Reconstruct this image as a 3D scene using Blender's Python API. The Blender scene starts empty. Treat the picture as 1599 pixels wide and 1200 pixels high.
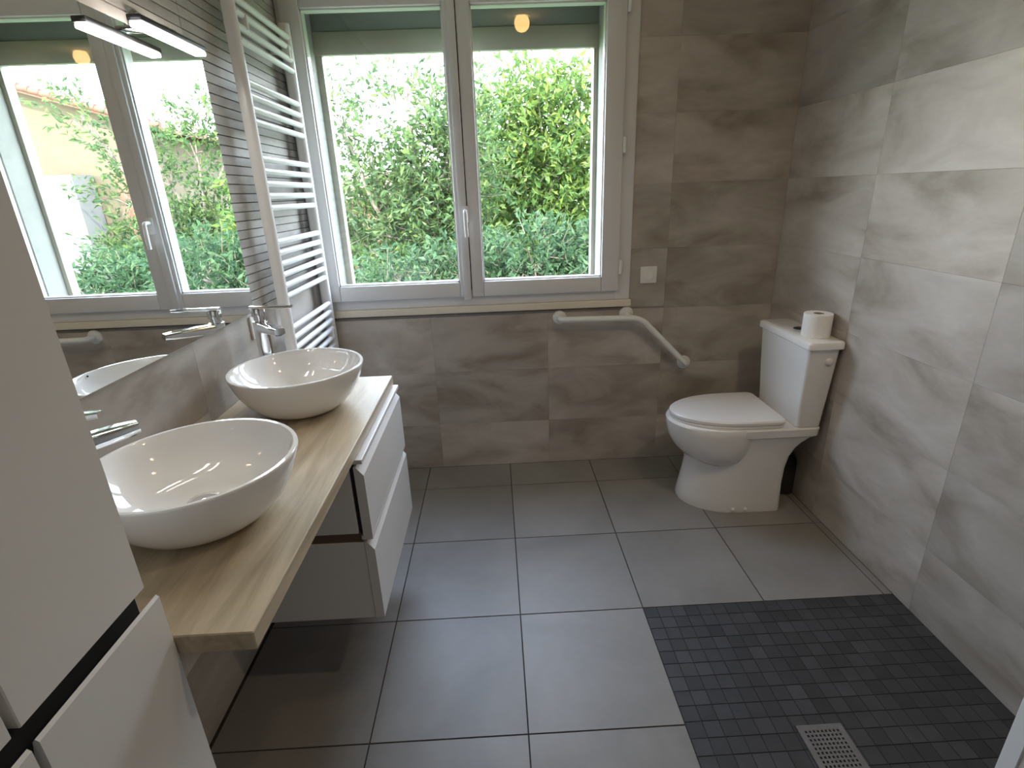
import bpy, bmesh, math, random
from mathutils import Vector, Matrix
random.seed(7)
SC = bpy.context.scene
COL = SC.collection
PI = math.pi

# ------------------------------------------------------------------ camera
cam_d = bpy.data.cameras.new('camera')
cam = bpy.data.objects.new('camera', cam_d); COL.objects.link(cam)
_a, _b, _c = -0.0237, -0.3518, 0.0371
Rz = Matrix.Rotation(_a, 3, 'Z'); Rx = Matrix.Rotation(_b, 3, 'X'); Ry = Matrix.Rotation(_c, 3, 'Y')
R = Rz @ Rx @ Ry                                    # columns: right, forward, up
right, fwd, up = R.col[0], R.col[1], R.col[2]
M = Matrix((right, up, -fwd)).transposed().to_4x4()
M.translation = Vector((0.5922, -2.6493, 1.4556))
cam.matrix_world = M
cam_d.sensor_fit = 'HORIZONTAL'; cam_d.sensor_width = 36.0
cam_d.lens = 818.47 / 1599.0 * 36.0
cam_d.clip_start = 0.02; cam_d.clip_end = 200
SC.camera = cam

# ------------------------------------------------------------------ world, sun, exposure
W = bpy.data.worlds.new('sky'); SC.world = W; W.use_nodes = True
nt = W.node_tree; nt.nodes.clear()
tc = nt.nodes.new('ShaderNodeTexCoord'); sep = nt.nodes.new('ShaderNodeSeparateXYZ')
ramp = nt.nodes.new('ShaderNodeValToRGB'); bg = nt.nodes.new('ShaderNodeBackground'); out = nt.nodes.new('ShaderNodeOutputWorld')
nt.links.new(tc.outputs['Generated'], sep.inputs[0]); nt.links.new(sep.outputs['Z'], ramp.inputs[0])
ramp.color_ramp.elements[0].color = (0.90, 0.93, 1.0, 1); ramp.color_ramp.elements[0].position = 0.0
ramp.color_ramp.elements[1].color = (0.55, 0.68, 1.0, 1); ramp.color_ramp.elements[1].position = 0.9
nt.links.new(ramp.outputs[0], bg.inputs[0]); bg.inputs[1].default_value = 10.0
nt.links.new(bg.outputs[0], out.inputs[0])

sun_d = bpy.data.lights.new('sun', 'SUN'); sun_d.energy = 8.0; sun_d.angle = 0.01; sun_d.color = (1.0, 0.93, 0.78)
sun = bpy.data.objects.new('sun', sun_d); COL.objects.link(sun)
sun.rotation_euler = Vector((0.45, 1.0, -0.95)).to_track_quat('-Z', 'Y').to_euler()

por_d = bpy.data.lights.new('window_portal', 'AREA'); por_d.shape = 'RECTANGLE'; por_d.size = 1.31; por_d.size_y = 1.09
por_d.cycles.is_portal = True
por = bpy.data.objects.new('window_portal', por_d); COL.objects.link(por)
por.location = (0.465, 0.24, 1.54); por.rotation_euler = (-PI/2, 0, 0)

VS = SC.view_settings
VS.view_transform = 'Standard'; VS.look = 'None'; VS.gamma = 1.0; VS.use_curve_mapping = False
VS.exposure = 1.05
SC.cycles.max_bounces = 10; SC.cycles.diffuse_bounces = 6; SC.cycles.glossy_bounces = 6; SC.cycles.transparent_max_bounces = 12
SC.cycles.caustics_reflective = False; SC.cycles.caustics_refractive = False
SC.cycles.sample_clamp_indirect = 6.0
SC.cycles.use_denoising = True

# ------------------------------------------------------------------ materials
def mat(name, col, rough=0.5, metal=0.0, spec=0.5, coat=0.0):
    m = bpy.data.materials.new(name); m.use_nodes = True
    b = m.node_tree.nodes['Principled BSDF']
    b.inputs['Base Color'].default_value = (*col, 1); b.inputs['Roughness'].default_value = rough
    b.inputs['Metallic'].default_value = metal; b.inputs['Specular IOR Level'].default_value = spec
    b.inputs['Coat Weight'].default_value = coat
    return m

def emis(name, col, strength):
    m = bpy.data.materials.new(name); m.use_nodes = True
    t = m.node_tree; t.nodes.clear()
    e = t.nodes.new('ShaderNodeEmission'); o = t.nodes.new('ShaderNodeOutputMaterial')
    e.inputs[0].default_value = (*col, 1); e.inputs[1].default_value = strength
    t.links.new(e.outputs[0], o.inputs[0]); return m

def noisy(name, stops, scale=(1, 1, 1), nscale=4.0, detail=8.0, rough=0.5, var=0.0, bump=0.0, spec=0.5, fine=0.0, distortion=0.6):
    """colour ramp over stretched noise in object space, shifted by the object's own random number"""
    m = mat(name, (0.5, 0.5, 0.5), rough, spec=spec); t = m.node_tree; N = t.nodes; L = t.links
    b = N['Principled BSDF']
    tc = N.new('ShaderNodeTexCoord'); oi = N.new('ShaderNodeObjectInfo'); mp = N.new('ShaderNodeMapping')
    add = N.new('ShaderNodeVectorMath'); add.operation = 'MULTIPLY_ADD'
    add.inputs[1].default_value = (37.0, 19.0, 23.0)
    L.new(oi.outputs['Random'], add.inputs[0]); L.new(tc.outputs['Object'], mp.inputs[0])
    mp.inputs['Scale'].default_value = scale
    L.new(mp.outputs[0], add.inputs[2])
    n = N.new('ShaderNodeTexNoise'); n.inputs['Scale'].default_value = nscale; n.inputs['Detail'].default_value = detail
    n.inputs['Roughness'].default_value = 0.55; n.inputs['Distortion'].default_value = distortion
    L.new(add.outputs[0], n.inputs['Vector'])
    r = N.new('ShaderNodeValToRGB'); cr = r.color_ramp
    for i, (p, c) in enumerate(stops):
        e = cr.elements[i] if i < 2 else cr.elements.new(p)
        e.position = p; e.color = (*c, 1)
    L.new(n.outputs['Fac'], r.inputs[0])
    last = r.outputs[0]
    if var or fine:
        hsv = N.new('ShaderNodeHueSaturation')
        mr = N.new('ShaderNodeMapRange'); mr.inputs['To Min'].default_value = 1 - var; mr.inputs['To Max'].default_value = 1 + var
        fr = N.new('ShaderNodeMath'); fr.operation = 'FRACT'
        mu = N.new('ShaderNodeMath'); mu.operation = 'MULTIPLY'; mu.inputs[1].default_value = 71.3
        L.new(oi.outputs['Random'], mu.inputs[0]); L.new(mu.outputs[0], fr.inputs[0]); L.new(fr.outputs[0], mr.inputs['Value'])
        val = mr.outputs[0]
        if fine:
            n2 = N.new('ShaderNodeTexNoise'); n2.inputs['Scale'].default_value = nscale * 14; n2.inputs['Detail'].default_value = 4
            L.new(add.outputs[0], n2.inputs['Vector'])
            m2 = N.new('ShaderNodeMapRange'); m2.inputs['To Min'].default_value = 1 - fine; m2.inputs['To Max'].default_value = 1 + fine
            L.new(n2.outputs['Fac'], m2.inputs['Value'])
            mm = N.new('ShaderNodeMath'); mm.operation = 'MULTIPLY'; L.new(val, mm.inputs[0]); L.new(m2.outputs[0], mm.inputs[1]); val = mm.outputs[0]
        L.new(val, hsv.inputs['Value']); L.new(last, hsv.inputs['Color']); last = hsv.outputs[0]
    L.new(last, b.inputs['Base Color'])
    if bump:
        bp = N.new('ShaderNodeBump'); bp.inputs['Strength'].default_value = bump; bp.inputs['Distance'].default_value = 0.002
        L.new(n.outputs['Fac'], bp.inputs['Height']); L.new(bp.outputs[0], b.inputs['Normal'])
    return m

MT = {}
MT['wall_tile'] = noisy('wall_tile', [(0.30, (0.285, 0.24, 0.195)), (0.70, (0.56, 0.515, 0.475)), (0.5, (0.445, 0.40, 0.355))], scale=(1.0, 1, 2.3), nscale=2.6, rough=0.48, var=0.15, fine=0.06, spec=0.35)
MT['floor_tile'] = noisy('floor_tile', [(0.3, (0.205, 0.19, 0.178)), (0.7, (0.275, 0.258, 0.243))], nscale=2.4, rough=0.44, var=0.04, fine=0.05, bump=0.04, spec=0.42)
MT['mosaic'] = noisy('mosaic', [(0.3, (0.030, 0.029, 0.031)), (0.7, (0.050, 0.049, 0.052))], nscale=6, rough=0.55, var=0.22, spec=0.4)
MT['grout_dark'] = noisy('grout_dark', [(0.3, (0.03, 0.024, 0.022)), (0.7, (0.05, 0.042, 0.04))], nscale=30, rough=0.9)
MT['grout_mosaic'] = noisy('grout_mosaic', [(0.3, (0.014, 0.014, 0.015)), (0.7, (0.022, 0.022, 0.023))], nscale=30, rough=0.9)
MT['grout_wall'] = noisy('grout_wall', [(0.3, (0.34, 0.31, 0.28)), (0.7, (0.40, 0.37, 0.34))], nscale=30, rough=0.9)
MT['strip'] = noisy('strip', [(0.3, (0.36, 0.33, 0.305)), (0.7, (0.52, 0.49, 0.46))], scale=(1, 1, 1.5), nscale=5, rough=0.5, var=0.12, fine=0.05, spec=0.35)
MT['grout_strip'] = noisy('grout_strip', [(0.3, (0.13, 0.115, 0.10)), (0.7, (0.17, 0.15, 0.135))], nscale=30, rough=0.9)
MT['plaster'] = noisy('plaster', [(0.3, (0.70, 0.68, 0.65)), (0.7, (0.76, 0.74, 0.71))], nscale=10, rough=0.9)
MT['render_out'] = noisy('render_out', [(0.3, (0.22, 0.215, 0.19)), (0.7, (0.26, 0.255, 0.225))], nscale=6, rough=0.9, fine=0.06)  # reveal colour darkened below real render to offset the bright sky
MT['oak'] = noisy('oak', [(0.3, (0.37, 0.295, 0.20)), (0.7, (0.60, 0.51, 0.375)), (0.5, (0.49, 0.405, 0.285))], scale=(7, 0.7, 7), nscale=3.0, rough=0.42, fine=0.08, spec=0.4, distortion=1.2)
MT['ceramic'] = noisy('ceramic', [(0.3, (0.85, 0.84, 0.83)), (0.7, (0.87, 0.86, 0.85))], nscale=3, rough=0.05, spec=0.6)
MT['seat_plastic'] = noisy('seat_plastic', [(0.3, (0.79, 0.77, 0.76)), (0.7, (0.81, 0.79, 0.78))], nscale=3, rough=0.28)
MT['lacquer'] = noisy('lacquer', [(0.3, (0.70, 0.68, 0.66)), (0.7, (0.72, 0.70, 0.68))], nscale=3, rough=0.35)
MT['pvc'] = noisy('pvc', [(0.3, (0.74, 0.73, 0.73)), (0.7, (0.77, 0.76, 0.76))], nscale=3, rough=0.35)
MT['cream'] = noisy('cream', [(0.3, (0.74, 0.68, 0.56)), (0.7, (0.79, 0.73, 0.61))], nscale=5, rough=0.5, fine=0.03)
MT['cream_out'] = noisy('cream_out', [(0.3, (0.40, 0.37, 0.30)), (0.7, (0.46, 0.43, 0.35))], nscale=5, rough=0.6, fine=0.04)  # outdoor cream, darkened in colour against the strong skylight
MT['white_metal'] = noisy('white_metal', [(0.3, (0.80, 0.80, 0.79)), (0.7, (0.83, 0.83, 0.82))], nscale=3, rough=0.3)
MT['switch'] = noisy('switch', [(0.3, (0.78, 0.76, 0.73)), (0.7, (0.80, 0.78, 0.75))], nscale=3, rough=0.4)
MT['paper'] = noisy('paper', [(0.3, (0.83, 0.81, 0.79)), (0.7, (0.88, 0.86, 0.84))], nscale=40, rough=0.95, bump=0.2)
MT['card'] = noisy('card', [(0.3, (0.30, 0.25, 0.20)), (0.7, (0.36, 0.30, 0.24))], nscale=20, rough=0.9)
MT['chrome'] = mat('chrome', (0.86, 0.87, 0.89), 0.06, metal=1.0)
MT['steel'] = noisy('steel', [(0.3, (0.16, 0.15, 0.148)), (0.7, (0.20, 0.19, 0.188))], nscale=20, rough=0.45); MT['steel'].node_tree.nodes['Principled BSDF'].inputs['Metallic'].default_value = 0.4
MT['mirror'] = mat('mirror', (0.90, 0.92, 0.91), 0.0, metal=1.0)
MT['mirror_edge'] = mat('mirror_edge', (0.62, 0.66, 0.63), 0.25)
MT['gap'] = noisy('gap', [(0.3, (0.012, 0.011, 0.010)), (0.7, (0.02, 0.018, 0.017))], nscale=5, rough=0.8)  # near-black: paints the shade in gaps and recesses, also colours printed marks
MT['brown_rail'] = noisy('brown_rail', [(0.3, (0.11, 0.065, 0.038)), (0.7, (0.15, 0.09, 0.055))], nscale=8, rough=0.5)
MT['shutter_grey'] = noisy('shutter_grey', [(0.3, (0.24, 0.25, 0.23)), (0.7, (0.28, 0.29, 0.27))], nscale=5, rough=0.7)
MT['black_rubber'] = noisy('black_rubber', [(0.3, (0.02, 0.02, 0.02)), (0.7, (0.035, 0.035, 0.035))], nscale=9, rough=0.7)
MT['dark_metal'] = mat('dark_metal', (0.10, 0.10, 0.11), 0.35, metal=0.8)
MT['led'] = emis('led', (1.0, 0.94, 0.86), 24.0)
MT['bulb'] = emis('bulb', (1.0, 0.56, 0.20), 9.0)
MT['bark'] = noisy('bark', [(0.3, (0.10, 0.075, 0.055)), (0.7, (0.20, 0.16, 0.125))], scale=(6, 6, 1), nscale=5, rough=0.95)
MT['roof'] = noisy('roof', [(0.3, (0.11, 0.045, 0.026)), (0.7, (0.16, 0.072, 0.044))], nscale=7, rough=0.9, var=0.15)  # roof and house colours here are darkened to offset the overbright sky
MT['house_wall'] = noisy('house_wall', [(0.3, (0.085, 0.066, 0.038)), (0.7, (0.105, 0.083, 0.050))], nscale=2, rough=0.95)
MT['house_white'] = noisy('house_white', [(0.3, (0.125, 0.122, 0.118)), (0.7, (0.145, 0.142, 0.136))], nscale=2, rough=0.95)
MT['house_peach'] = noisy('house_peach', [(0.3, (0.14, 0.062, 0.036)), (0.7, (0.17, 0.082, 0.05))], nscale=2, rough=0.95)
MT['lawn'] = noisy('lawn', [(0.3, (0.05, 0.10, 0.025)), (0.7, (0.11, 0.17, 0.05))], nscale=3, rough=0.95, fine=0.3)

def glass_mat(name, tint):
    m = bpy.data.materials.new(name); m.use_nodes = True; t = m.node_tree; t.nodes.clear()
    tr = t.nodes.new('ShaderNodeBsdfTransparent'); gl = t.nodes.new('ShaderNodeBsdfGlossy'); fr = t.nodes.new('ShaderNodeFresnel')
    mx = t.nodes.new('ShaderNodeMixShader'); o = t.nodes.new('ShaderNodeOutputMaterial')
    tr.inputs[0].default_value = (*tint, 1); gl.inputs['Roughness'].default_value = 0.0; fr.inputs[0].default_value = 1.5
    ge = t.nodes.new('ShaderNodeNewGeometry'); mr = t.nodes.new('ShaderNodeMapRange')   # same index of refraction on either face of the pane
    mr.inputs['To Min'].default_value = 1.5; mr.inputs['To Max'].default_value = 1 / 1.5
    t.links.new(ge.outputs['Backfacing'], mr.inputs['Value']); t.links.new(mr.outputs[0], fr.inputs[0])
    t.links.new(fr.outputs[0], mx.inputs[0]); t.links.new(tr.outputs[0], mx.inputs[1]); t.links.new(gl.outputs[0], mx.inputs[2])
    t.links.new(mx.outputs[0], o.inputs[0]); return m
MT['glass'] = glass_mat('glass', (0.95, 0.985, 0.975))

def leaf_mat(name, c0, c1, c2):
    m = bpy.data.materials.new(name); m.use_nodes = True; t = m.node_tree; t.nodes.clear(); L = t.links
    g = t.nodes.new('ShaderNodeNewGeometry'); r = t.nodes.new('ShaderNodeValToRGB')
    d = t.nodes.new('ShaderNodeBsdfDiffuse'); tr = t.nodes.new('ShaderNodeBsdfTranslucent'); gl = t.nodes.new('ShaderNodeBsdfGlossy')
    a = t.nodes.new('ShaderNodeMixShader'); b = t.nodes.new('ShaderNodeMixShader'); o = t.nodes.new('ShaderNodeOutputMaterial')
    cr = r.color_ramp; cr.elements[0].color = (*c0, 1); cr.elements[1].color = (*c2, 1); e = cr.elements.new(0.5); e.color = (*c1, 1)
    L.new(g.outputs['Random Per Island'], r.inputs[0]); L.new(r.outputs[0], d.inputs[0]); L.new(r.outputs[0], tr.inputs[0])
    a.inputs[0].default_value = 0.42; L.new(d.outputs[0], a.inputs[1]); L.new(tr.outputs[0], a.inputs[2])
    gl.inputs['Roughness'].default_value = 0.42; b.inputs[0].default_value = 0.012
    L.new(a.outputs[0], b.inputs[1]); L.new(gl.outputs[0], b.inputs[2]); L.new(b.outputs[0], o.inputs[0]); return m
MT['leaf_a'] = leaf_mat('leaf_a', (0.046, 0.095, 0.024), (0.082, 0.142, 0.034), (0.17, 0.215, 0.040))  # leaf colours kept darker than real leaves to offset the bright sky
MT['leaf_b'] = leaf_mat('leaf_b', (0.036, 0.070, 0.026), (0.060, 0.105, 0.036), (0.11, 0.155, 0.042))
MT['leaf_c'] = leaf_mat('leaf_c', (0.026, 0.058, 0.028), (0.046, 0.090, 0.040), (0.075, 0.12, 0.048))

# ------------------------------------------------------------------ helpers
def wloc(o):
    v = Vector((0, 0, 0))
    while o is not None:
        v += o.location; o = o.parent
    return v

def link(name, me, m, parent=None, loc=None):
    o = bpy.data.objects.new(name, me); COL.objects.link(o)
    if m is not None and not me.materials: me.materials.append(MT[m] if isinstance(m, str) else m)
    if parent is not None: o.parent = parent
    if loc is not None: o.location = loc
    return o

def obj(name, bm, m, parent=None, smooth=False, origin=None):
    """bmesh is in world coordinates; the object's origin is the parent's (or 'origin' in the world)"""
    base = wloc(parent) if parent is not None else Vector((0, 0, 0))
    org = Vector(origin) if origin is not None else base
    bmesh.ops.translate(bm, vec=-org, verts=bm.verts)
    me = bpy.data.meshes.new(name); bmesh.ops.recalc_face_normals(bm, faces=bm.faces); bm.to_mesh(me); bm.free()
    if smooth:
        me.shade_smooth()
        try: me.set_sharp_from_angle(angle=math.radians(smooth if smooth is not True else 40))
        except Exception: pass
    return link(name, me, m, parent, org - base)

def tag(o, label=None, cat=None, group=None, kind=None):
    if label: o['label'] = label
    if cat: o['category'] = cat
    if group: o['group'] = group
    if kind: o['kind'] = kind
    return o

def empty(name, loc, label, cat, group=None):
    o = bpy.data.objects.new(name, None); COL.objects.link(o); o.location = loc; o.empty_display_size = 0.05
    return tag(o, label, cat, group)

def bx(bm, x0, x1, y0, y1, z0, z1, bevel=0.0, seg=2):
    r = bmesh.ops.create_cube(bm, size=1.0)
    bmesh.ops.scale(bm, vec=(x1 - x0, y1 - y0, z1 - z0), verts=r['verts'])
    bmesh.ops.translate(bm, vec=((x0 + x1) / 2, (y0 + y1) / 2, (z0 + z1) / 2), verts=r['verts'])
    if bevel:
        es = list({e for v in r['verts'] for e in v.link_edges})
        bmesh.ops.bevel(bm, geom=es, offset=bevel, segments=seg, affect='EDGES', profile=0.5)
    return bm

def box(name, dims, m, parent=None, bevel=0.0, seg=2, origin=None):
    return obj(name, bx(bmesh.new(), *dims, bevel, seg), m, parent, smooth=30 if bevel else False, origin=origin)

def rings(bm, rs, cap0=True, cap1=True, closed=True):
    """loft through lists of points of equal length"""
    vs = [[bm.verts.new(p) for p in r] for r in rs]
    n = len(vs[0])
    for a, b in zip(vs, vs[1:]):
        for i in range(n if closed else n - 1):
            j = (i + 1) % n
            bm.faces.new((a[i], a[j], b[j], b[i]))
    if cap0: bm.faces.new(vs[0][::-1])
    if cap1: bm.faces.new(vs[-1])
    return vs

def lathe(bm, prof, c=(0, 0, 0), n=48, axis='Z', caps=(True, True)):
    rs = []
    for r, h in prof:
        ring = []
        for i in range(n):
            a = 2 * PI * i / n; u, v = r * math.cos(a), r * math.sin(a)
            p = {'Z': (u, v, h), 'Y': (u, h, v), 'X': (h, u, v)}[axis]
            ring.append((c[0] + p[0], c[1] + p[1], c[2] + p[2]))
        rs.append(ring)
    rings(bm, rs, *caps); return bm

def tube(bm, pts, r, n=12):
    pts = [Vector(p) for p in pts]; rs = []
    nrm = None
    for i, p in enumerate(pts):
        t = (pts[min(i + 1, len(pts) - 1)] - pts[max(i - 1, 0)]).normalized()
        if nrm is None:
            nrm = t.orthogonal().normalized()
        nrm = (nrm - t * nrm.dot(t)).normalized(); bi = t.cross(nrm)
        rr = r[i] if isinstance(r, (list, tuple)) else r
        rs.append([p + nrm * rr * math.cos(2 * PI * k / n) + bi * rr * math.sin(2 * PI * k / n) for k in range(n)])
    rings(bm, rs); return bm

def fillet(pts, rad, seg=6):
    pts = [Vector(p) for p in pts]; o = [pts[0]]
    for a, b, c in zip(pts, pts[1:], pts[2:]):
        d1 = (a - b).normalized(); d2 = (c - b).normalized()
        r = min(rad, (a - b).length * .49, (c - b).length * .49)
        p1, p2 = b + d1 * r, b + d2 * r
        for k in range(seg + 1):
            t = k / seg; o.append(p1 * (1 - t) ** 2 + b * 2 * t * (1 - t) + p2 * t * t)
    return o + [pts[-1]]

def prism(bm, prof, a0, a1, axis):
    """extrude a closed profile along an axis; profile pairs are the other two axes in order"""
    def P(u, v, w):
        return {'X': (w, u, v), 'Y': (u, w, v), 'Z': (u, v, w)}[axis]
    rings(bm, [[P(u, v, a0) for u, v in prof], [P(u, v, a1) for u, v in prof]]); return bm

def panel_mesh(name, w, h, t, ch=0.0002):
    """a thin slab in local x (length), z (height), face towards -y at y=0, edges chamfered"""
    bm = bmesh.new()
    f = [(-w/2 + ch, 0, -h/2 + ch), (w/2 - ch, 0, -h/2 + ch), (w/2 - ch, 0, h/2 - ch), (-w/2 + ch, 0, h/2 - ch)]
    s = [(-w/2, ch, -h/2), (w/2, ch, -h/2), (w/2, ch, h/2), (-w/2, ch, h/2)]
    k = [(x, t, z) for x, _, z in s]
    rings(bm, [f, s, k]); bmesh.ops.recalc_face_normals(bm, faces=bm.faces)
    me = bpy.data.meshes.new(name); bm.to_mesh(me); bm.free(); return me
_cache = {}
def panel(name, w, h, t, m):
    k = (name, round(w, 4), round(h, 4), m)
    if k not in _cache:
        me = panel_mesh(name, w, h, t); me.materials.append(MT[m]); _cache[k] = me
    return _cache[k]

# ------------------------------------------------------------------ dimensions of the room
XL, XR, YB, ZC = -0.285, 2.017, -3.05, 2.5
S, X0, R0 = 0.452, 0.1755, 0.2344           # floor tile pitch, first column joint, first row joint
TW, TH, TX, TZ = 0.6015, 0.3015, 0.2506, 0.262
MIR = -0.266
G = 0.0005                                   # half a wall joint

# ------------------------------------------------------------------ floor
SHX, SHY = X0 + 2 * S, -R0 - 2 * S           # shower corner
fb = bmesh.new()
bx(fb, XL - .2, XR + .2, YB - .2, 0.25, -0.12, -0.0022)
floor = tag(obj('floor', fb, 'grout_dark'), 'large square grey porcelain floor tiles with dark joints', kind='structure')
cols = [XL, X0 - S, X0, X0 + S, X0 + 2 * S, X0 + 3 * S, X0 + 4 * S, XR]
rows = [0.0] + [-R0 - k * S for k in range(7)]
rows = [r for r in rows if r > YB] + [YB]
g = 0.0022
for i in range(len(cols) - 1):
    for j in range(len(rows) - 1):
        x0, x1, y1, y0 = cols[i], cols[i + 1], rows[j], rows[j + 1]
        if x1 - x0 < 0.012 or y1 - y0 < 0.012: continue
        if x0 > SHX - 0.01 and y1 < SHY + 0.01: continue
        w, d = x1 - x0 - 2 * g, y1 - y0 - 2 * g
        me = panel('floor_tile', w, d, 0.0022, 'floor_tile')
        o = link('floor_tile', me, None, floor, ((x0 + x1) / 2, (y0 + y1) / 2, 0.0)); o.rotation_euler = (-PI / 2, 0, 0)
# shower tray of small mosaic
sb = bmesh.new(); bx(sb, SHX - 0.001, XR, YB, SHY, -0.004, -0.0014)
tray = tag(obj('floor_shower', sb, 'grout_mosaic'), 'dark charcoal mosaic shower floor', kind='structure')
P = (XR - SHX) / 19.0
mm = bmesh.new(); n_m = 0
DR = (1.385, 1.515, -1.845, -1.615)          # drain hole x0 x1 y0 y1
for j in range(int((SHY - YB) / P)):
    yc = SHY - (j + .5) * P; dx = 0.0
    for i in range(19):
        xc = SHX + (i + .5) * P
        if DR[0] - P/2 < xc < DR[1] + P/2 and DR[2] - P/2 < yc < DR[3] + P/2:      # tiles cut around the drain
            h = P / 2 - 0.0012; q0, q1, r0, r1 = xc - h, xc + h, yc - h, yc + h
            d0, d1, e0, e1 = DR[0] - .002, DR[1] + .002, DR[2] - .002, DR[3] + .002
            cut = [(q0, min(q1, d0), r0, r1), (max(q0, d1), q1, r0, r1), (max(q0, d0), min(q1, d1), r0, min(r1, e0)), (max(q0, d0), min(q1, d1), max(r0, e1), r1)]
            for c0, c1, f0, f1 in cut:
                if c1 - c0 > .005 and f1 - f0 > .005:
                    o = link('mosaic_tile', panel('mosaic_tile', c1 - c0, f1 - f0, 0.0016, 'mosaic'), None, tray, ((c0 + c1) / 2, (f0 + f1) / 2, 0.0)); o.rotation_euler = (-PI / 2, 0, 0)
            continue
        if j < 15:
            me = panel('mosaic_tile', P - 0.0024, P - 0.0024, 0.0016, 'mosaic')
            o = link('mosaic_tile', me, None, tray, (xc, yc, random.uniform(-0.0004, 0.0002))); o.rotation_euler = (-PI / 2 + random.uniform(-.012, .012), random.uniform(-.012, .012), 0)
        else:
            h = P / 2 - 0.0012; bx(mm, xc - h, xc + h, yc - h, yc + h, -0.0016, 0.0)
tag(obj('mosaic_tiles', mm, 'mosaic', tray), kind='stuff')

# ------------------------------------------------------------------ walls
wb = bmesh.new()
HX0, HX1, HZ0, HZ1 = -0.198, 1.125, 1.005, 2.42       # outer opening
IX0, IX1, IZ0, IZ1 = XL, 1.270, 0.875, 2.37           # inner opening (window frame)
def ring_wall(bm, y0, y1, X0_, X1_, a0, a1, c0, c1):
    if a0 > X0_: bx(bm, X0_, a0, y0, y1, 0, ZC)
    bx(bm, a1, X1_, y0, y1, 0, ZC)
    bx(bm, a0, a1, y0, y1, 0, c0)
    if c1 < ZC: bx(bm, a0, a1, y0, y1, c1, ZC)
ring_wall(wb, 0.006, 0.066, XL - .2, XR + .2, IX0, IX1, IZ0, IZ1)
wall_win = tag(obj('wall_window', wb, 'grout_wall'), 'wall below and beside the window, tiled in grey-brown stone look', kind='structure')
wo = bmesh.new(); ring_wall(wo, 0.066, 0.25, XL - .2, XR + .2, HX0, HX1, HZ0, HZ1)
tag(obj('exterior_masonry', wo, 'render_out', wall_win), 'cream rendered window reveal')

def tile_run(parent, a_edges, z_edges, place, mname='wall_tile', name='wall_tile', holes=()):
    for a0, a1 in zip(a_edges, a_edges[1:]):
        for z0, z1 in zip(z_edges, z_edges[1:]):
            parts = [(a0, a1, z0, z1)]
            for h0, h1, k0, k1 in holes:
                nxt = []
                for p0, p1, q0, q1 in parts:
                    if p1 <= h0 or p0 >= h1 or q1 <= k0 or q0 >= k1: nxt.append((p0, p1, q0, q1)); continue
                    if q0 < k0: nxt.append((p0, p1, q0, k0))
                    if q1 > k1: nxt.append((p0, p1, k1, q1))
                    zz0, zz1 = max(q0, k0), min(q1, k1)
                    if p0 < h0: nxt.append((p0, h0, zz0, zz1))
                    if p1 > h1: nxt.append((h1, p1, zz0, zz1))
                parts = nxt
            for p0, p1, q0, q1 in parts:
                w, h = p1 - p0 - G, q1 - q0 - G
                if w < 0.01 or h < 0.01: continue
                me = panel(name, w, h, 0.0058, mname)
                loc, rz = place((p0 + p1) / 2, (q0 + q1) / 2)
                o = link(name, me, None, parent, loc); o.rotation_euler = (0, 0, rz)
zed = [0.0] + [TZ + k * TH for k in range(8)]; zed = [z for z in zed if z < ZC - .02] + [ZC]
aw = [XL] + [TX + (k - 0) * TW for k in range(0, 4)]; aw = [a for a in aw if a < XR - .02] + [XR]
tile_run(wall_win, aw, zed, lambda a, z: ((a, 0.0, z), 0.0), holes=[(XL - 1, IX1, IZ0, IZ1)])

rb = bmesh.new(); bx(rb, XR + .006, XR + .2, YB - .2, 0.25, 0, ZC)
wall_r = tag(obj('wall_right', rb, 'grout_wall'), 'right wall behind the toilet, tiled in cloudy grey stone look', kind='structure')
ar = [-.614 + TW * k for k in range(-4, 2)]; ar = [max(YB, ar[0])] + [a for a in ar[1:] if a < -.02] + [0.0]
tile_run(wall_r, ar, zed, lambda a, z: ((XR, a, z), -PI / 2))

lb = bmesh.new(); bx(lb, XL - .2, XL - .006, YB - .2, 0.006, 0, ZC)
wall_l = tag(obj('wall_left', lb, 'grout_strip'), 'left wall behind the mirror and radiator, plain tiles below thin horizontal strips', kind='structure')
zl = [0.0, TZ, TZ + TH, TZ + 2 * TH, 1.088]
al = [YB, -2.97, -2.37, -1.77, -1.167, -.5655, 0.0]
tile_run(wall_l, al, zl, lambda a, z: ((XL, a, z), PI / 2))
SP = 0.0302
k = 0; z = 1.089
while z + SP < ZC:
    a0 = -0.80 if z < 1.83 else -2.05
    if z < 1.83: edges = [-0.83, 0.0]
    else: edges = [-2.05, -1.44, -0.83, 0.0]
    for p0, p1 in zip(edges, edges[1:]):
        me = panel('decor_strip', p1 - p0 - .0015, SP - .0034, 0.0058, 'strip')
        o = link('decor_strip', me, None, wall_l, (XL - random.uniform(0.0, 0.0025), (p0 + p1) / 2, z + SP / 2)); o.rotation_euler = (0, 0, PI / 2)
    z += SP; k += 1
# back wall with the doorway side, ceiling
bb = bmesh.new(); bx(bb, XL - .2, XR + .2, YB - .2, YB, 0, ZC)
tag(obj('wall_back', bb, 'grout_wall'), 'plain grey-brown wall behind the viewer', kind='structure')
cb = bmesh.new(); bx(cb, XL - .2, XR + .2, YB - .2, 0.25, ZC, ZC + .15)
tag(obj('ceiling', cb, 'plaster'), 'plain white ceiling', kind='structure')

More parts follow.
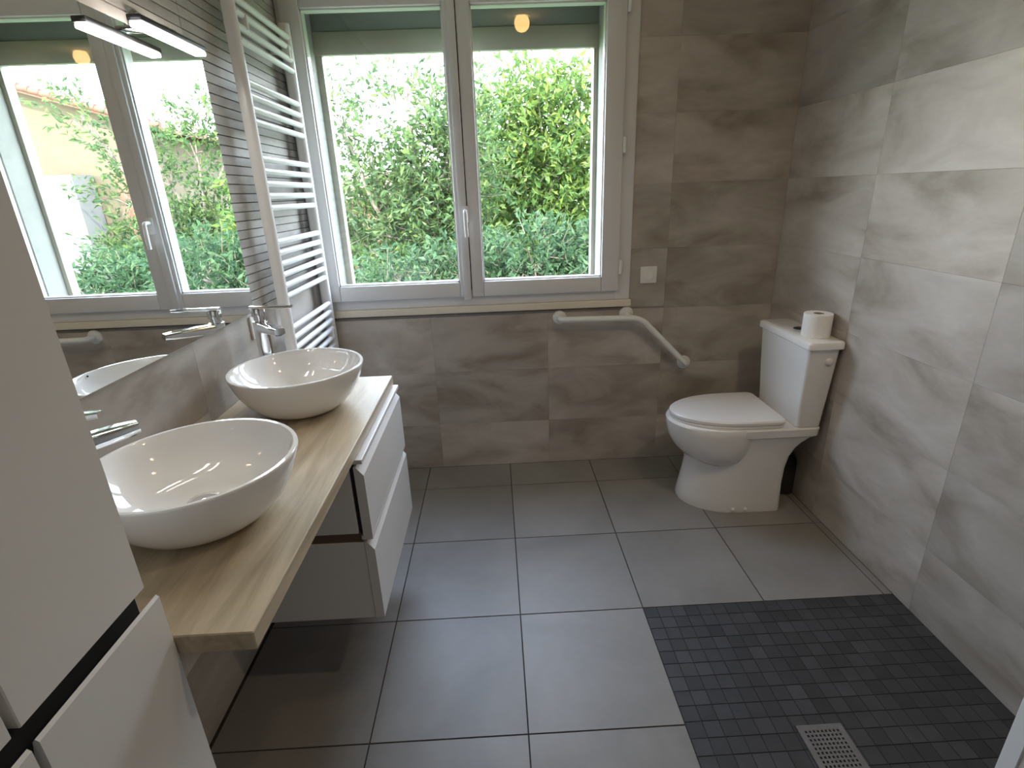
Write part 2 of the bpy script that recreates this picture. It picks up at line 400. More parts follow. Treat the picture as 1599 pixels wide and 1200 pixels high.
# ------------------------------------------------------------------ window
win = tag(bpy.data.objects.new('window_1', None), 'white two-sash window overlooking green trees', kind='structure'); COL.objects.link(win); win.location = (0.49, 0, 0.875)
FX0, FX1, FZ0, FZ1 = XL + .001, 1.268, 0.921, 2.36
def frame_ring(name, x0, x1, z0, z1, wl, wr, wbm, wt, y0, y1, parent, bev=.004):
    bm = bmesh.new()
    for a in ((x0, x0 + wl, z0, z1), (x1 - wr, x1, z0, z1), (x0 + wl, x1 - wr, z0, z0 + wbm), (x0 + wl, x1 - wr, z1 - wt, z1)):
        bx(bm, a[0], a[1], y0, y1, a[2], a[3], bev, 2)
    return obj(name, bm, 'pvc', parent, smooth=30)
frame_ring('window_frame', FX0, FX1, FZ0, FZ1, .05, .075, .075, .06, -.012, .064, win)
def sash(x0, x1, gx0, gx1):
    s = frame_ring('sash', x0, x1, .968, 2.315, gx0 - x0, x1 - gx1, 1.043 - .968, 2.315 - 2.203, -.034, .05, win, .006)
    b = bmesh.new()                          # glazing bead: a thin inner lip
    for a in ((gx0 - .003, gx0 + .006, 1.04, 2.206), (gx1 - .006, gx1 + .003, 1.04, 2.206), (gx0, gx1, 1.04, 1.049), (gx0, gx1, 2.197, 2.206)):
        bx(b, a[0], a[1], -.022, .0, a[2], a[3])
    obj('glazing_bead', b, 'pvc', s)
    b = bmesh.new(); bx(b, gx0 - .004, gx1 + .004, 0.006, 0.010, 1.039, 2.207)
    obj('pane', b, 'glass', s)
    return s
sL = sash(-.262, .466, -.178, .415)
sR = sash(.473, 1.205, .533, 1.118)
box('astragal', (.432, .470, -.046, -.030, .955, 2.32), 'pvc', sL, .005)
hb = bmesh.new(); bx(hb, .451, .479, -.056, -.044, 1.325, 1.400, .004)
tube(hb, fillet([(.465, -.05, 1.378), (.465, -.095, 1.378), (.467, -.098, 1.262)], .015), [.009] * 16 and .0085, 10)
obj('window_handle', hb, 'white_metal', sL, smooth=40)
box('sash_gap_blocker', (.440, .500, .012, .034, .97, 2.31), 'gap', sL)  # near-black strip added to stop skylight leaking between the sashes
for hz in (1.088, 1.64, 2.19):
    h = bmesh.new(); lathe(h, [(.004, -.036), (.009, -.034), (.009, .034), (.004, .036)], (1.213, -.036, hz), 12)
    obj('hinge', h, 'white_metal', sR, smooth=40)
tb = bmesh.new(); bx(tb, XL + .001, 1.277, -.022, .004, .884, .9205, .005)
tag(obj('trim_1', tb, 'cream', win), 'cream sill trim strip under the window')
# roller shutter housing outside: cream board, grey slats above
b = bmesh.new(); bx(b, HX0 - .03, HX1 + .03, .185, .215, 2.078, 2.172, .004)
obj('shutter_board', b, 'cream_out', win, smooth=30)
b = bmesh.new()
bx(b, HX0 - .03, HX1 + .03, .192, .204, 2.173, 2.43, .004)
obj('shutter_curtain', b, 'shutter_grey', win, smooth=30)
for a in ((HX0 - .004, HX0 + .030), (HX1 - .022, HX1 + .004)):
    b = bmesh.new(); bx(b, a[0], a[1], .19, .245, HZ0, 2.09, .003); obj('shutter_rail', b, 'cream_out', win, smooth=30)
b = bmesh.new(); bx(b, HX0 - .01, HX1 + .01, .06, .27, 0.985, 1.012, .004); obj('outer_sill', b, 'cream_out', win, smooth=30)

# ------------------------------------------------------------------ light switch, outlet
def plate(name, label, loc, rz, size, cat, parts):
    r = empty(name, loc, label, cat); r.rotation_euler = (0, 0, rz)
    def put(nm, bm, m, sm=30):
        me = bpy.data.meshes.new(nm); bmesh.ops.recalc_face_normals(bm, faces=bm.faces); bm.to_mesh(me); bm.free()
        me.shade_smooth(); me.set_sharp_from_angle(angle=math.radians(sm)); return link(nm, me, m, r)
    h = size / 2
    put('plate', bx(bmesh.new(), -h, h, -.009, .0, -h, h, .003), 'switch')
    if parts == 'switch':
        put('rocker', lathe(bmesh.new(), [(.022, -.012), (.026, -.009), (.026, -.006)], n=32, axis='Y'), 'white_metal')
    else:
        put('socket_face', lathe(bmesh.new(), [(.019, -.0085), (.021, -.0105), (.024, -.0105), (.0245, -.008)], n=32, axis='Y'), 'white_metal')
        b = bmesh.new()
        for dx in (-.0095, .0095): lathe(b, [(.0025, -.0098), (.0025, -.006)], (dx, 0, 0), 10, 'Y')
        lathe(b, [(.002, -.0098), (.002, -.006)], (0, 0, .011), 10, 'Y')
        put('socket_holes', b, 'gap')
    return r
plate('light_switch', 'small square white wall switch right of the window', (1.363, 0, 1.038), 0, .084, 'switch', 'switch')
plate('wall_outlet', 'square white power outlet beside the far tap below the mirror', (XL, -.765, 1.032), PI / 2, .082, 'outlet', 'socket')

# ------------------------------------------------------------------ towel radiator on the left wall
rad = empty('towel_radiator', (XL, -.33, .70), 'tall white ladder towel radiator on the left wall beside the window', 'radiator')
RY0, RY1, RZ0, RZ1 = -.605, -.085, .62, 2.135
for yc in (RY0, RY1):
    prof = [(-.247, yc - .019), (-.225, yc - .019), (-.213, yc - .013), (-.208, yc), (-.213, yc + .013), (-.225, yc + .019), (-.247, yc + .019)]
    obj('upright', prism(bmesh.new(), prof, RZ0, RZ1, 'Z'), 'white_metal', rad, smooth=50)
zs = [2.085, 2.045, 2.003, 1.962, 1.838, 1.796, 1.756, 1.715, 1.597, 1.555, 1.513, 1.471, 1.429, 1.308, 1.267, 1.226, 1.185, 1.144, 1.103, .978, .937, .896, .855, .814, .773, .65]
bar = None
for zb in zs:
    if bar is None:
        b = bmesh.new(); tube(b, [(-.222, RY0 + .01, zb), (-.222, RY1 - .01, zb)], .0115, 16)
        bar = obj('bar', b, 'white_metal', rad, smooth=60, origin=(-.222, -.345, zb))
    else:
        o = bar.copy(); COL.objects.link(o); o.parent = rad; o.location = Vector((-.222, -.345, zb)) - rad.location
for yb in (RY0 + .075, RY1 - .05):
    for zb in (2.024, .835):
        b = bmesh.new(); tube(b, [(XL + .0005, yb, zb), (-.236, yb, zb)], .009, 12); bx(b, -.236, -.206, yb - .006, yb + .006, zb - .024, zb + .024, .003)
        obj('wall_bracket', b, 'white_metal', rad, smooth=40)

# ------------------------------------------------------------------ mirror and its lamps
MY0, MY1, MZ0, MZ1 = -1.99, -.787, 1.088, 1.868
mir = empty('wall_mirror', (XL, (MY0 + MY1) / 2, MZ0), 'wide frameless wall mirror above the wash basins', 'mirror')
box('backing', (XL + .0005, MIR - .0015, MY0, MY1, MZ0, MZ1), 'mirror_edge', mir)
b = bmesh.new(); bx(b, MIR - .0014, MIR, MY0 + .0015, MY1 - .0015, MZ0 + .0015, MZ1 - .0015)
obj('glass', b, 'mirror', mir)
def mirror_lamp(yc, label):
    L = empty('mirror_lamp', (XL, yc, MZ1), label, 'lamp', 'lamps above the mirror')
    h = .147
    b = bmesh.new(); bx(b, MIR + .045, MIR + .079, yc - h, yc + h, 1.852, 1.866, .003)
    obj('housing', b, 'dark_metal', L, smooth=30)
    b = bmesh.new(); bx(b, MIR + .047, MIR + .077, yc - h + .004, yc + h - .004, 1.841, 1.8515, .003)
    obj('diffuser', b, 'led', L, smooth=30)
    b = bmesh.new(); bx(b, XL + .004, MIR + .06, yc - .022, yc + .022, 1.8685, 1.877, .002); bx(b, MIR + .052, MIR + .072, yc - .012, yc + .012, 1.8655, 1.870)
    bx(b, XL + .001, XL + .006, yc - .03, yc + .03, 1.8685, 1.915, .002)
    obj('arm', b, 'chrome', L, smooth=30)
mirror_lamp(-1.065, 'slim lit bar lamp above the mirror nearest the window')
mirror_lamp(-1.545, 'slim lit bar lamp above the mirror over the nearer basin')

# ------------------------------------------------------------------ worktop and drawer cabinet
CZ = .832
top = box('worktop', (XL + .0005, .194, -2.008, -.800, CZ - .036, CZ), 'oak', None, .002, 1, origin=(-.04, -1.4, CZ - .036))
tag(top, 'long light oak worktop carrying both wash basins', 'worktop')
cab = empty('drawer_cabinet', (-.03, -1.09, .26), 'wall-hung white two-drawer vanity cabinet under the oak worktop', 'cabinet')
CY0, CY1 = -1.385, -.800
CF = .184
box('carcass_upper', (XL + .0005, CF - .012, CY0, CY1, .560, CZ - .037), 'lacquer', cab, .001, 1)
box('carcass_lower', (XL + .0005, CF, CY0, CY1, .258, .530), 'lacquer', cab, .001, 1)
box('rail_strip', (XL + .0005, CF - .004, CY0 + .004, CY1 - .004, .530, .560), 'brown_rail', cab)
box('shadow_gap', (CF - .012, CF + .001, CY0 + .008, CY1 - .008, .562, CZ - .04), 'gap', cab)  # near-black filler paints the shade behind the upper drawer front
def drawer(z0, z1):
    # bevelled top edge forms the grip: sloping face, then a small lip behind it
    x = CF + .001
    prof = [(x, z0), (x + .025, z0), (x + .026, z0 + .001), (x + .026, z1 - .040), (x + .006, z1 - .014), (x, z1 - .014)]
    d = obj('drawer_front', prism(bmesh.new(), prof, CY0 - .001, CY1 + .001, 'Y'), 'lacquer', cab)
    lip = bmesh.new(); bx(lip, x - .006, x + .026, CY0 - .001, CY1 + .001, z1 - .005, z1 + .008, .001, 1)
    obj('grip_lip', lip, 'lacquer', d)
    return d
drawer(.553, .786)
drawer(.258, .545)

# ------------------------------------------------------------------ tall cabinet at the left edge
TY0, TY1, TF = -2.47, -2.014, .042
tall = empty('tall_cabinet', (-.12, (TY0 + TY1) / 2, .08), 'tall white storage cabinet in the left foreground', 'cabinet')
box('carcass', (XL + .0005, TF, TY0, TY1, .08, 2.06), 'lacquer', tall, .001, 1)
box('grip_shade', (TF - .002, TF + .004, TY0 + .006, TY1 - .006, .85, .94), 'gap', tall)  # near-black strip paints the shade inside the grip groove
for y0, y1 in ((-2.229, TY1), (TY0, -2.239)):
    box('upper_door', (TF + .0005, TF + .019, y0, y1, .932, 2.058), 'lacquer', tall, .0015, 1)
    x = TF + .0005
    prof = [(x, .10), (x + .031, .10), (x + .031, .911), (x + .027, .915), (x + .0235, .911), (x + .012, .860), (x, .860)]
    obj('lower_door', prism(bmesh.new(), prof, y0 + (0.0 if y0 != TY0 else 0), y1 + (.004 if y1 == TY1 else 0), 'Y'), 'lacquer', tall)
box('plinth', (XL + .0005, TF - .05, TY0 + .01, TY1 - .01, 0.001, .08), 'gap', tall)

# ------------------------------------------------------------------ basins and taps
def basin(yc, label, dot):
    c = (-.035, yc, CZ)
    B = empty('wash_basin', c, label, 'basin', 'round vessel basins on the oak worktop')
    op = [(.092, 0.0), (.100, .002), (.118, .010), (.140, .026), (.160, .048), (.176, .074), (.1875, .100), (.195, .122), (.1995, .137)]
    ip = [(.199, .1395), (.1975, .1410), (.1905, .1410), (.1875, .1385), (.182, .124), (.170, .099), (.153, .077), (.131, .058), (.104, .046), (.072, .0395), (.040, .0375), (.030, .0370)]
    b = bmesh.new(); lathe(b, op + ip, c, 72, caps=(True, True)); obj('bowl', b, 'ceramic', B, smooth=35)
    b = bmesh.new(); lathe(b, [(.034, .0370), (.034, .0415), (.031, .0440), (.020, .0455), (.004, .0460)], c, 36); obj('drain', b, 'chrome', B, smooth=40)
    b = bmesh.new()
    for k in range(4 if dot else 1):         # small dark printed mark inside the rim
        a = -.55 + k * .032 if dot else .05
        r = .1862; z = CZ + .1335
        bx(b, c[0] + r * math.cos(a) - .0032, c[0] + r * math.cos(a) + .0012, yc + r * math.sin(a) - .0022, yc + r * math.sin(a) + .0022, z - .003, z + .002)
    obj('printed_mark', b, 'gap', B)
    return B
basin(-1.082, 'round white ceramic vessel basin at the window end of the worktop', False)
basin(-1.684, 'round white ceramic vessel basin nearest the viewer, beside the tall cabinet', True)

def flatbar(bm, p0, p1, w0, w1, t0, t1, n=7, droop=0.0, round_end=True):
    """a flat rounded bar from p0 to p1: widths and thicknesses interpolate"""
    p0, p1 = Vector(p0), Vector(p1); d = (p1 - p0); hd = Vector((d.x, d.y, 0)).normalized(); side = Vector((-hd.y, hd.x, 0)); upv = Vector((0, 0, 1))
    rs = []
    for i in range(n):
        t = i / (n - 1); c = p0 + d * t + upv * (-droop * t * t)
        w = w0 + (w1 - w0) * t; h = t0 + (t1 - t0) * t
        e = 1.0 if (i < n - 1 or not round_end) else .82
        pr = []
        for k in range(20):
            a = 2 * PI * k / 20; ca, sa = math.cos(a), math.sin(a)
            u = math.copysign(abs(ca) ** .45, ca) * w * e; v = math.copysign(abs(sa) ** .45, sa) * h * e
            pr.append(c + side * u + upv * v)
        rs.append(pr)
    rings(bm, rs)
def tap(bxp, byp, sg, label):
    T = empty('basin_tap', (bxp, byp, CZ), label, 'tap', 'tall chrome basin taps')
    z = CZ; c = (bxp, byp, 0)
    b = bmesh.new(); lathe(b, [(.0265, z), (.027, z + .004), (.0245, z + .010), (.0235, z + .03), (.023, z + .12), (.0235, z + .21), (.024, z + .247), (.0235, z + .250)], c, 32); obj('body', b, 'chrome', T, smooth=35)
    b = bmesh.new(); lathe(b, [(.0175, z + .2505), (.0175, z + .266), (.0225, z + .267), (.023, z + .288), (.0215, z + .292)], c, 32); obj('cartridge_cap', b, 'chrome', T, smooth=35)
    b = bmesh.new(); flatbar(b, (bxp + .004, byp + sg * .004, z + .232), (bxp + .108, byp + sg * .118, z + .238), .021, .020, .017, .012)
    sp = obj('spout', b, 'chrome', T, smooth=40)
    b = bmesh.new(); lathe(b, [(.0105, z + .224), (.0115, z + .226), (.0115, z + .236)], (bxp + .098, byp + sg * .107, 0), 20); obj('aerator', b, 'dark_metal', sp, smooth=40)
    b = bmesh.new(); flatbar(b, (bxp - .02, byp - sg * .003, z + .2955), (bxp + .120, byp + sg * .028, z + .300), .015, .0125, .006, .0055)
    obj('lever', b, 'chrome', T, smooth=40)
tap(-.195, -.915, -1, 'tall chrome mixer tap of the basin by the window')
tap(-.195, -1.851, 1, 'chrome mixer tap of the nearer basin, half hidden by the tall cabinet')

# ------------------------------------------------------------------ toilet
YC = -.405
wc = empty('toilet', (1.70, YC, 0), 'white close-coupled floor-standing toilet with closed lid', 'toilet')
def dring(z, xf, xb, hw, n=44, p=2.0, frac=.55, rb=.03, dz=0.0):
    """D-shaped outline: rounded towards -x, straight sides, flat back with small corner radius"""
    a = (xb - xf) * frac; pts = []
    nf = n // 2
    for i in range(nf + 1):
        t = -PI / 2 + PI * i / nf
        ct, st = math.cos(t), math.sin(t)
        pts.append((xf + a - a * abs(ct) ** (2 / p), YC + hw * math.copysign(abs(st) ** (2 / p), st), z))
    r = min(rb, hw * .5)
    for sgn in (1, -1):
        for k in range(5):
            t = k / 4 * PI / 2
            if sgn == 1: pts.append((xb - r + r * math.sin(t), YC + hw - r + r * math.cos(t), z))
            else: pts.append((xb - r + r * math.cos(t), YC - hw + r - r * math.sin(t), z))
    return pts
def ering(z, xf, xb, hw, n=44):
    return [((xf + xb) / 2 - (xb - xf) / 2 * math.cos(2 * PI * i / n), YC + hw * math.sin(2 * PI * i / n), z) for i in range(n)]
b = bmesh.new()
rings(b, [dring(.0, 1.448, 1.885, .176), dring(.012, 1.446, 1.885, .177), dring(.06, 1.455, 1.884, .174), dring(.14, 1.470, 1.884, .170), dring(.22, 1.480, 1.888, .169),
          dring(.28, 1.482, 1.900, .170), dring(.325, 1.480, 1.922, .173), dring(.355, 1.475, 1.948, .177), dring(.376, 1.47, 1.975, .181), dring(.388, 1.465, 1.990, .184)])
rings(b, [ering(.222, 1.56, 1.70, .10), ering(.234, 1.49, 1.745, .150), ering(.262, 1.442, 1.775, .174), ering(.30, 1.409, 1.80, .186), ering(.345, 1.387, 1.825, .192), ering(.395, 1.376, 1.85, .195), ering(.424, 1.373, 1.86, .195), ering(.431, 1.378, 1.855, .191)])
rings(b, [dring(.384, 1.50, 1.992, .184, frac=.4), dring(.390, 1.47, 2.002, .189, frac=.4), dring(.424, 1.46, 2.005, .191, frac=.4), dring(.430, 1.47, 2.001, .187, frac=.4)])
obj('pan', b, 'ceramic', wc, smooth=32)
b = bmesh.new(); rings(b, [dring(.4312, 1.392, 1.842, .178, frac=.66, rb=.03), dring(.434, 1.388, 1.845, .181, frac=.66, rb=.03), dring(.443, 1.388, 1.845, .181, frac=.66, rb=.03), dring(.446, 1.392, 1.842, .178, frac=.66, rb=.03)])
obj('seat', b, 'seat_plastic', wc, smooth=32)
b = bmesh.new(); rings(b, [dring(.4475, 1.389, 1.850, .180, frac=.66, rb=.03), dring(.451, 1.385, 1.852, .184, frac=.66, rb=.03), dring(.461, 1.386, 1.852, .183, frac=.66, rb=.03), dring(.467, 1.394, 1.848, .177, frac=.66, rb=.03), dring(.4695, 1.41, 1.835, .16, frac=.66, rb=.03), dring(.471, 1.47, 1.81, .11, frac=.66, rb=.03)])
obj('lid', b, 'seat_plastic', wc, smooth=32)
for s in (-1, 1):
    b = bmesh.new(); bx(b, 1.843, 1.868, YC + s * .075 - .02, YC + s * .075 + .02, .4305, .4465, .004); obj('hinge', b, 'seat_plastic', wc, smooth=30)
def rrect(z, x0, x1, y0, y1, r=.018):
    pts = []
    for cx, cy, a0 in ((x1 - r, y1 - r, 0), (x0 + r, y1 - r, PI / 2), (x0 + r, y0 + r, PI), (x1 - r, y0 + r, 3 * PI / 2)):
        for k in range(6):
            a = a0 + PI / 2 * k / 5; pts.append((cx + r * math.cos(a), cy + r * math.sin(a), z))
    return pts
b = bmesh.new(); rings(b, [rrect(.4312, 1.892, 1.998, YC - .180, YC + .168), rrect(.436, 1.889, 1.999, YC - .184, YC + .172), rrect(.60, 1.880, 2.001, YC - .200, YC + .184), rrect(.797, 1.870, 2.003, YC - .219, YC + .196)])
obj('cistern', b, 'ceramic', wc, smooth=32)
b = bmesh.new(); rings(b, [rrect(.7985, 1.864, 2.011, YC - .226, YC + .202), rrect(.802, 1.860, 2.014, YC - .231, YC + .206), rrect(.824, 1.860, 2.014, YC - .231, YC + .206), rrect(.830, 1.863, 2.012, YC - .228, YC + .203), rrect(.833, 1.871, 2.004, YC - .219, YC + .195)])
lidc = obj('cistern_lid', b, 'ceramic', wc, smooth=32)
b = bmesh.new(); lathe(b, [(.024, .8325), (.024, .8365), (.021, .8385), (.002, .8385)], (1.945, YC + .005, 0), 32); obj('flush_button', b, 'dark_metal', lidc, smooth=40)
b = bmesh.new(); lathe(b, [(.003, -.0095), (.012, -.0085), (.0165, -.0045), (.0165, .004)], (1.962, YC - .214, .745), 24, 'Y'); obj('side_cap', b, 'seat_plastic', wc, smooth=50)
for xs in (1.655, 1.713):
    b = bmesh.new(); lathe(b, [(.002, -.009), (.007, -.0075), (.0095, -.004), (.0095, .006)], (xs, YC - .1765, .018), 16, 'Y'); obj('screw_cap', b, 'seat_plastic', wc, smooth=50)
b = bmesh.new(); tube(b, fillet([(1.88, YC, .19), (1.98, YC, .19), (1.98, YC, .005)], .05), .05, 20); obj('waste_pipe', b, 'black_rubber', wc, smooth=50)

# toilet roll on the cistern
rp = empty('toilet_roll', (1.945, YC - .118, .8335), 'white toilet paper roll standing on the cistern lid', 'toilet roll')
c = rp.location
b = bmesh.new(); lathe(b, [(.0545, .0003), (.0555, .003), (.0555, .094), (.0545, .0965), (.021, .0965), (.021, .0003), (.0545, .0003)], c, 48, caps=(False, False)); bmesh.ops.remove_doubles(b, verts=b.verts, dist=1e-5); obj('paper', b, 'paper', rp, smooth=40)
b = bmesh.new(); lathe(b, [(.0208, .0005), (.0208, .096), (.0192, .096), (.0192, .0005), (.0208, .0005)], c, 32, caps=(False, False)); bmesh.ops.remove_doubles(b, verts=b.verts, dist=1e-5); obj('core', b, 'card', rp, smooth=40)

# ------------------------------------------------------------------ grab bar
gb = empty('grab_bar', (1.25, 0, .84), 'white angled grab bar on the wall beside the toilet', 'grab bar')
yb = -.062
path = fillet([(.912, -.004, .838), (.912, yb, .838), (1.318, yb, .832), (1.572, yb, .571), (1.578, -.004, .566)], .05, 7)
obj('rail', tube(bmesh.new(), path, .0155, 18), 'white_metal', gb, smooth=60)
for fx, fz in ((.912, .838), (1.258, .846), (1.578, .566)):
    b = bmesh.new(); lathe(b, [(.036, 0.0), (.036, -.006), (.033, -.011), (.024, -.014), (.0162, -.0155)], (fx, -.0002, fz), 32, 'Y'); obj('flange', b, 'white_metal', gb, smooth=35)
obj('post', tube(bmesh.new(), [(1.258, -.004, .845), (1.260, yb, .836)], .011, 14), 'white_metal', gb, smooth=60)

# ------------------------------------------------------------------ shower drain
dr = empty('floor_drain', ((DR[0] + DR[1]) / 2, (DR[2] + DR[3]) / 2, 0), 'rectangular perforated metal drain grate in the shower floor', 'drain')
nx, ny = 9, 17
x0, x1, y0, y1 = DR; bd = .014
b = bmesh.new()
for q in ((x0, x1, y0, y0 + bd), (x0, x1, y1 - bd, y1), (x0, x0 + bd, y0 + bd, y1 - bd), (x1 - bd, x1, y0 + bd, y1 - bd)):
    bx(b, q[0], q[1], q[2], q[3], -.001, .004)
obj('rim', b, 'steel', dr)
b = bmesh.new(); ix0, ix1, iy0, iy1 = x0 + bd, x1 - bd, y0 + bd, y1 - bd
px, py = (ix1 - ix0) / nx, (iy1 - iy0) / ny
for i in range(nx + 1): bx(b, max(ix0, ix0 + i * px - .0028), min(ix1, ix0 + i * px + .0028), iy0, iy1, 0.0, .0038)
for j in range(ny + 1): bx(b, ix0, ix1, max(iy0, iy0 + j * py - .0028), min(iy1, iy0 + j * py + .0028), 0.0, .0036)
obj('grate', b, 'steel', dr)
box('sump', (ix0, ix1, iy0, iy1, -.0013, -.0003), 'gap', dr)

# ------------------------------------------------------------------ shower partition at the right edge
pt = empty('shower_partition', (1.584, -2.5, 0), 'white shower partition with a metal edge at the right border', 'partition')
box('panel', (1.563, 1.605, YB + .001, -1.985, .0005, 2.0), 'lacquer', pt)
box('edge_profile', (1.560, 1.608, -1.985, -1.952, .0005, 2.004), 'white_metal', pt, .002, 1)

# ------------------------------------------------------------------ round ceiling lamps
def ceiling_spot(x, y, label, power):
    s = empty('ceiling_spot', (x, y, ZC), label, 'ceiling lamp', 'ceiling lamps')
    b = bmesh.new(); lathe(b, [(.058, 0), (.058, -.004), (.046, -.006), (.036, -.003)], (x, y, ZC - .0002), 32, caps=(True, False)); obj('ring', b, 'white_metal', s, smooth=40)
    b = bmesh.new(); lathe(b, [(.034, -.004), (.044, -.018), (.049, -.036), (.047, -.056), (.038, -.074), (.022, -.086), (.004, -.090)], (x, y, ZC), 32); obj('bulb', b, 'bulb', s, smooth=60)
    d = bpy.data.lights.new('spot_light', 'SPOT'); d.energy = power; d.color = (1.0, 0.83, 0.62); d.spot_size = math.radians(150); d.spot_blend = 0.9; d.shadow_soft_size = 0.035
    o = bpy.data.objects.new('spot_light', d); COL.objects.link(o); o.parent = s; o.location = (0, 0, -.14)
ceiling_spot(.8333, -1.252, 'lit round ceiling lamp mirrored in the right window pane', 3)
ceiling_spot(1.75, -1.75, 'lit round ceiling lamp above the shower', 10)

# ------------------------------------------------------------------ outside
gbm = bmesh.new(); bx(gbm, -30, 40, .26, 60, -1.3, -1.2)
tag(obj('ground', gbm, 'lawn'), 'garden ground outside the window', kind='structure')

def leaf_mesh(pts, scale, rnd):
    """pts: list of (position, direction); a folded pointed leaf at each"""
    V = []; F = []
    for p, d in pts:
        d = d.normalized(); s = d.cross(Vector((rnd.gauss(0, 1), rnd.gauss(0, 1), rnd.gauss(0, 1))))
        if s.length < 1e-3: s = d.orthogonal()
        s.normalize(); n = d.cross(s); l = scale * rnd.uniform(.7, 1.25); w = l * rnd.uniform(.17, .24)
        i = len(V)
        V += [p, p + d * l * .45 + s * w + n * w * .35, p + d * l - n * l * .12, p + d * l * .45 - s * w + n * w * .35]
        F += [(i, i + 1, i + 2), (i, i + 2, i + 3)]
    return V, F

def tree(name, label, base, blobs, leaf, lsize, n_tw, mleaf, seed, group='trees outside the window', twl=(.35, .7), dist=None, thin=1.0):
    rnd = random.Random(seed)
    if dist:                                 # stand the tree further off or nearer, its size growing or shrinking with the distance
        eye = Vector((.59, -2.65, 1.456)); k = (dist + 2.65) / (base[1] + 2.65)
        nb = []
        for c, r, w in blobs:
            c = eye + (Vector(c) - eye) * k; c.y = dist + (c.y - dist) * .4
            nb.append((c, (r[0] * k, r[1] * k * thin, r[2] * k), w))
        q = eye + (Vector(base) - eye) * k; base = (q.x, dist, -1.2); blobs = nb; lsize *= k; twl = (twl[0] * k, twl[1] * k)
    base = Vector(base)
    T = empty(name, base, label, 'tree', group)
    b = bmesh.new()
    crown = sum((Vector(q[0]) for q in blobs), Vector()) / len(blobs)
    fork = base + (Vector((crown.x, crown.y, 0)) - Vector((base.x, base.y, 0))) * .3 + Vector((0, 0, (crown.z - base.z) * .45))
    tube(b, [base, base.lerp(fork, .5) + Vector((.05, .03, 0)), fork], [.11, .085, .07], 10)
    tot = sum(q[2] for q in blobs); pts = []
    for (c, r, wgt) in blobs:
        c = Vector(c); r = Vector(r)
        mid = fork.lerp(c, .5) + Vector((rnd.uniform(-.2, .2), rnd.uniform(-.2, .2), .15))
        tube(b, [fork, mid, c], [.05, .032, .016], 7)
        for k in range(5):
            e = c + Vector([rnd.uniform(-1, 1) * r[i] * .8 for i in range(3)])
            tube(b, [mid.lerp(c, rnd.uniform(.4, 1)), c.lerp(e, .5) + Vector((0, 0, .05)), e], [.016, .010, .004], 5)
        for k in range(int(n_tw * wgt / tot)):
            while True:
                u = Vector((rnd.uniform(-1, 1), rnd.uniform(-1, 1), rnd.uniform(-1, 1)))
                if u.length <= 1: break
            p = c + Vector((u.x * r.x, u.y * r.y, u.z * r.z))
            d = (Vector((u.x, u.y, u.z * .5)) + Vector((rnd.gauss(0, .5), rnd.gauss(0, .5), rnd.gauss(0, .4) + .45))).normalized()
            ln = rnd.uniform(*twl); q = p + d * ln
            if k % 3 == 0: tube(b, [p, p.lerp(q, .5) + Vector((0, 0, -.01)), q], [.006, .004, .002], 3)
            for j in range(leaf):
                t = (j + rnd.random()) / leaf
                side = Vector((rnd.gauss(0, 1), rnd.gauss(0, 1), rnd.gauss(0, 1)))
                pts.append((p.lerp(q, t) , d * .7 + side * .65 + Vector((0, 0, -.15))))
    obj('trunk', b, 'bark', T, smooth=60)
    V, F = leaf_mesh(pts, lsize, rnd)
    me = bpy.data.meshes.new('foliage'); me.from_pydata([tuple(v - base) for v in V], [], F); me.update()
    tag(link('foliage', me, mleaf, T), kind='stuff')
    return T

tree('fruit_tree', 'yellow-green sunlit leafy tree filling the right window pane', (1.6, 6.2, -1.2),
     [((1.75, 6.0, 2.0), (.95, .8, .75), 5), ((.75, 6.2, 1.8), (.7, .7, .9), 4), ((2.1, 6.2, 1.0), (.9, .7, .8), 4), ((1.2, 5.8, .9), (.9, .7, .7), 4), ((1.35, 6.1, 2.75), (.55, .5, .35), 1.3), ((2.35, 6.2, 2.7), (.4, .4, .5), 1.1), ((.35, 6.3, 2.7), (.25, .3, .4), .5)],
     11, .125, 1500, 'leaf_a', 3, dist=7.3, thin=.6)
tree('garden_tree', 'green leafy tree with thin upper branches behind the left window pane', (-.6, 5.6, -1.2),
     [((-.1, 5.6, 1.7), (.65, .6, .65), 4), ((-.75, 5.7, 1.0), (.8, .6, .75), 4), ((-.1, 5.5, .6), (.8, .6, .7), 4), ((.15, 5.6, 2.25), (.4, .4, .4), 1.3), ((-1.5, 5.8, 2.5), (.3, .3, .45), .55), ((-1.15, 5.6, 1.95), (.5, .3, .22), .6), ((-1.6, 5.8, 1.1), (.4, .5, .5), 1.2), ((-.55, 5.6, 2.75), (.45, .3, .2), .4)],
     11, .115, 1100, 'leaf_b', 11, dist=5.2, thin=.6)
tree('low_shrub_tree', 'dark green dense bush along the lower edge of the window view', (.7, 4.4, -1.2),
     [((1.1, 4.4, .55), (.6, .45, .5), 3), ((.3, 4.5, .35), (.7, .45, .5), 3), ((-.7, 4.6, .25), (.8, .45, .45), 3), ((1.7, 4.5, .45), (.5, .45, .5), 2.4), ((2.5, 4.7, .5), (.7, .5, .6), 2.6)],
     12, .10, 800, 'leaf_c', 23, twl=(.2, .42), dist=3.5, thin=.7)
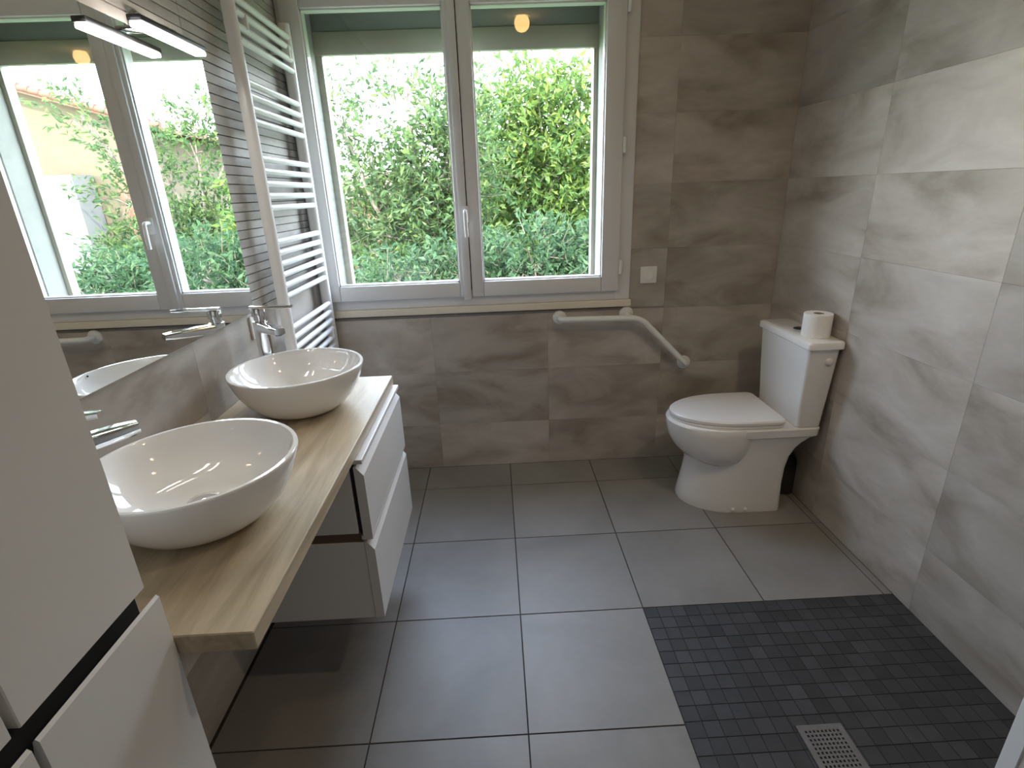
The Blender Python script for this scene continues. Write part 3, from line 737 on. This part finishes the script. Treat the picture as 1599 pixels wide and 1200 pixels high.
tree('slender_tree', 'thin-branched tree seen only in the mirror, before the neighbouring house', (4.4, 7.4, -1.2),
     [((4.2, 7.3, 2.4), (.5, .4, .5), 1.1), ((4.9, 7.5, 2.0), (.45, .4, .8), .7), ((3.6, 7.2, 1.2), (.8, .5, .7), 4), ((4.6, 7.3, .7), (.9, .5, .6), 4), ((3.3, 7.2, 2.7), (.5, .4, .5), 1.3), ((5.6, 7.6, .5), (.7, .5, .5), 2.5), ((5.5, 7.4, 2.3), (.35, .3, .6), .55), ((6.0, 7.4, 2.9), (.45, .3, .3), .4), ((5.6, 7.4, 1.5), (.5, .3, .45), .8)],
     11, .115, 760, 'leaf_b', 31, dist=9.6, thin=.5)

tree('far_tree', 'broad green tree crown closing the gaps behind the nearer trees', (.8, 9.0, -1.2),
     [((1.9, 9.0, 1.2), (1.6, .5, 1.1), 5), ((0.1, 9.1, .8), (1.5, .5, 1.0), 5), ((-2.2, 9.2, .1), (1.2, .5, .6), 2.5)],
     10, .19, 760, 'leaf_b', 47, dist=11.6, thin=.5)

tree('round_bush', 'dark green round bush seen in the mirror below the neighbouring house', (3.9, 5.0, -1.2),
     [((3.3, 5.0, .35), (.5, .4, .6), 3), ((4.0, 5.1, .15), (.6, .4, .7), 3), ((4.7, 5.2, .0), (.5, .4, .6), 2)],
     12, .11, 560, 'leaf_c', 53, twl=(.2, .4))

# neighbouring houses
h1 = empty('gabled_house', (10.5, 15, -1.2), 'tan gabled house with a tiled roof, seen in the mirror', 'house')
b = bmesh.new(); prism(b, [(7.4, -1.2), (13.8, -1.2), (13.8, 3.3), (10.6, 4.27), (7.4, 3.3)], 12.0, 18.0, 'Y'); obj('walls', b, 'house_wall', h1)
for s in (-1, 1):
    b = bmesh.new(); ex = 10.6 + s * 3.75
    prof = [(10.6, 4.27), (ex, 4.27 - 3.75 * .303), (ex, 4.36 - 3.75 * .303), (10.6, 4.36)]
    prism(b, prof, 11.7, 18.3, 'Y'); rf = obj('roof_slope', b, 'roof', h1)
    tm = bmesh.new()
    for k in range(16):
        t0 = k / 16; xa = 10.6 + s * 3.75 * t0; xb = 10.6 + s * 3.75 * (t0 + .07); za = 4.37 - 3.75 * .303 * t0
        tube(tm, [(xa, 11.72, za + .0), (xb, 11.72, za - .07 + .02)], [.07, .085], 8)
    obj('verge_tiles', tm, 'roof', rf, smooth=60)
b = bmesh.new(); bx(b, 8.9, 10.2, 11.2, 11.95, -1.2, 2.2); obj('white_annex', b, 'house_white', h1)
b = bmesh.new(); bx(b, 8.0, 8.35, 11.9, 11.98, .6, 2.2); obj('shutter', b, 'house_peach', h1)
h2 = empty('low_house', (-2, 14, -1.2), 'low terracotta house glimpsed behind the trees', 'house')
b = bmesh.new(); bx(b, -7, 2.2, 13, 17, -1.2, 1.35); obj('walls', b, 'house_peach', h2)
b = bmesh.new(); prism(b, [(12.7, 1.30), (15, 2.0), (17.3, 1.30), (17.3, 1.40), (15, 2.12), (12.7, 1.40)], -7.3, 2.5, 'X'); obj('roof', b, 'roof', h2)
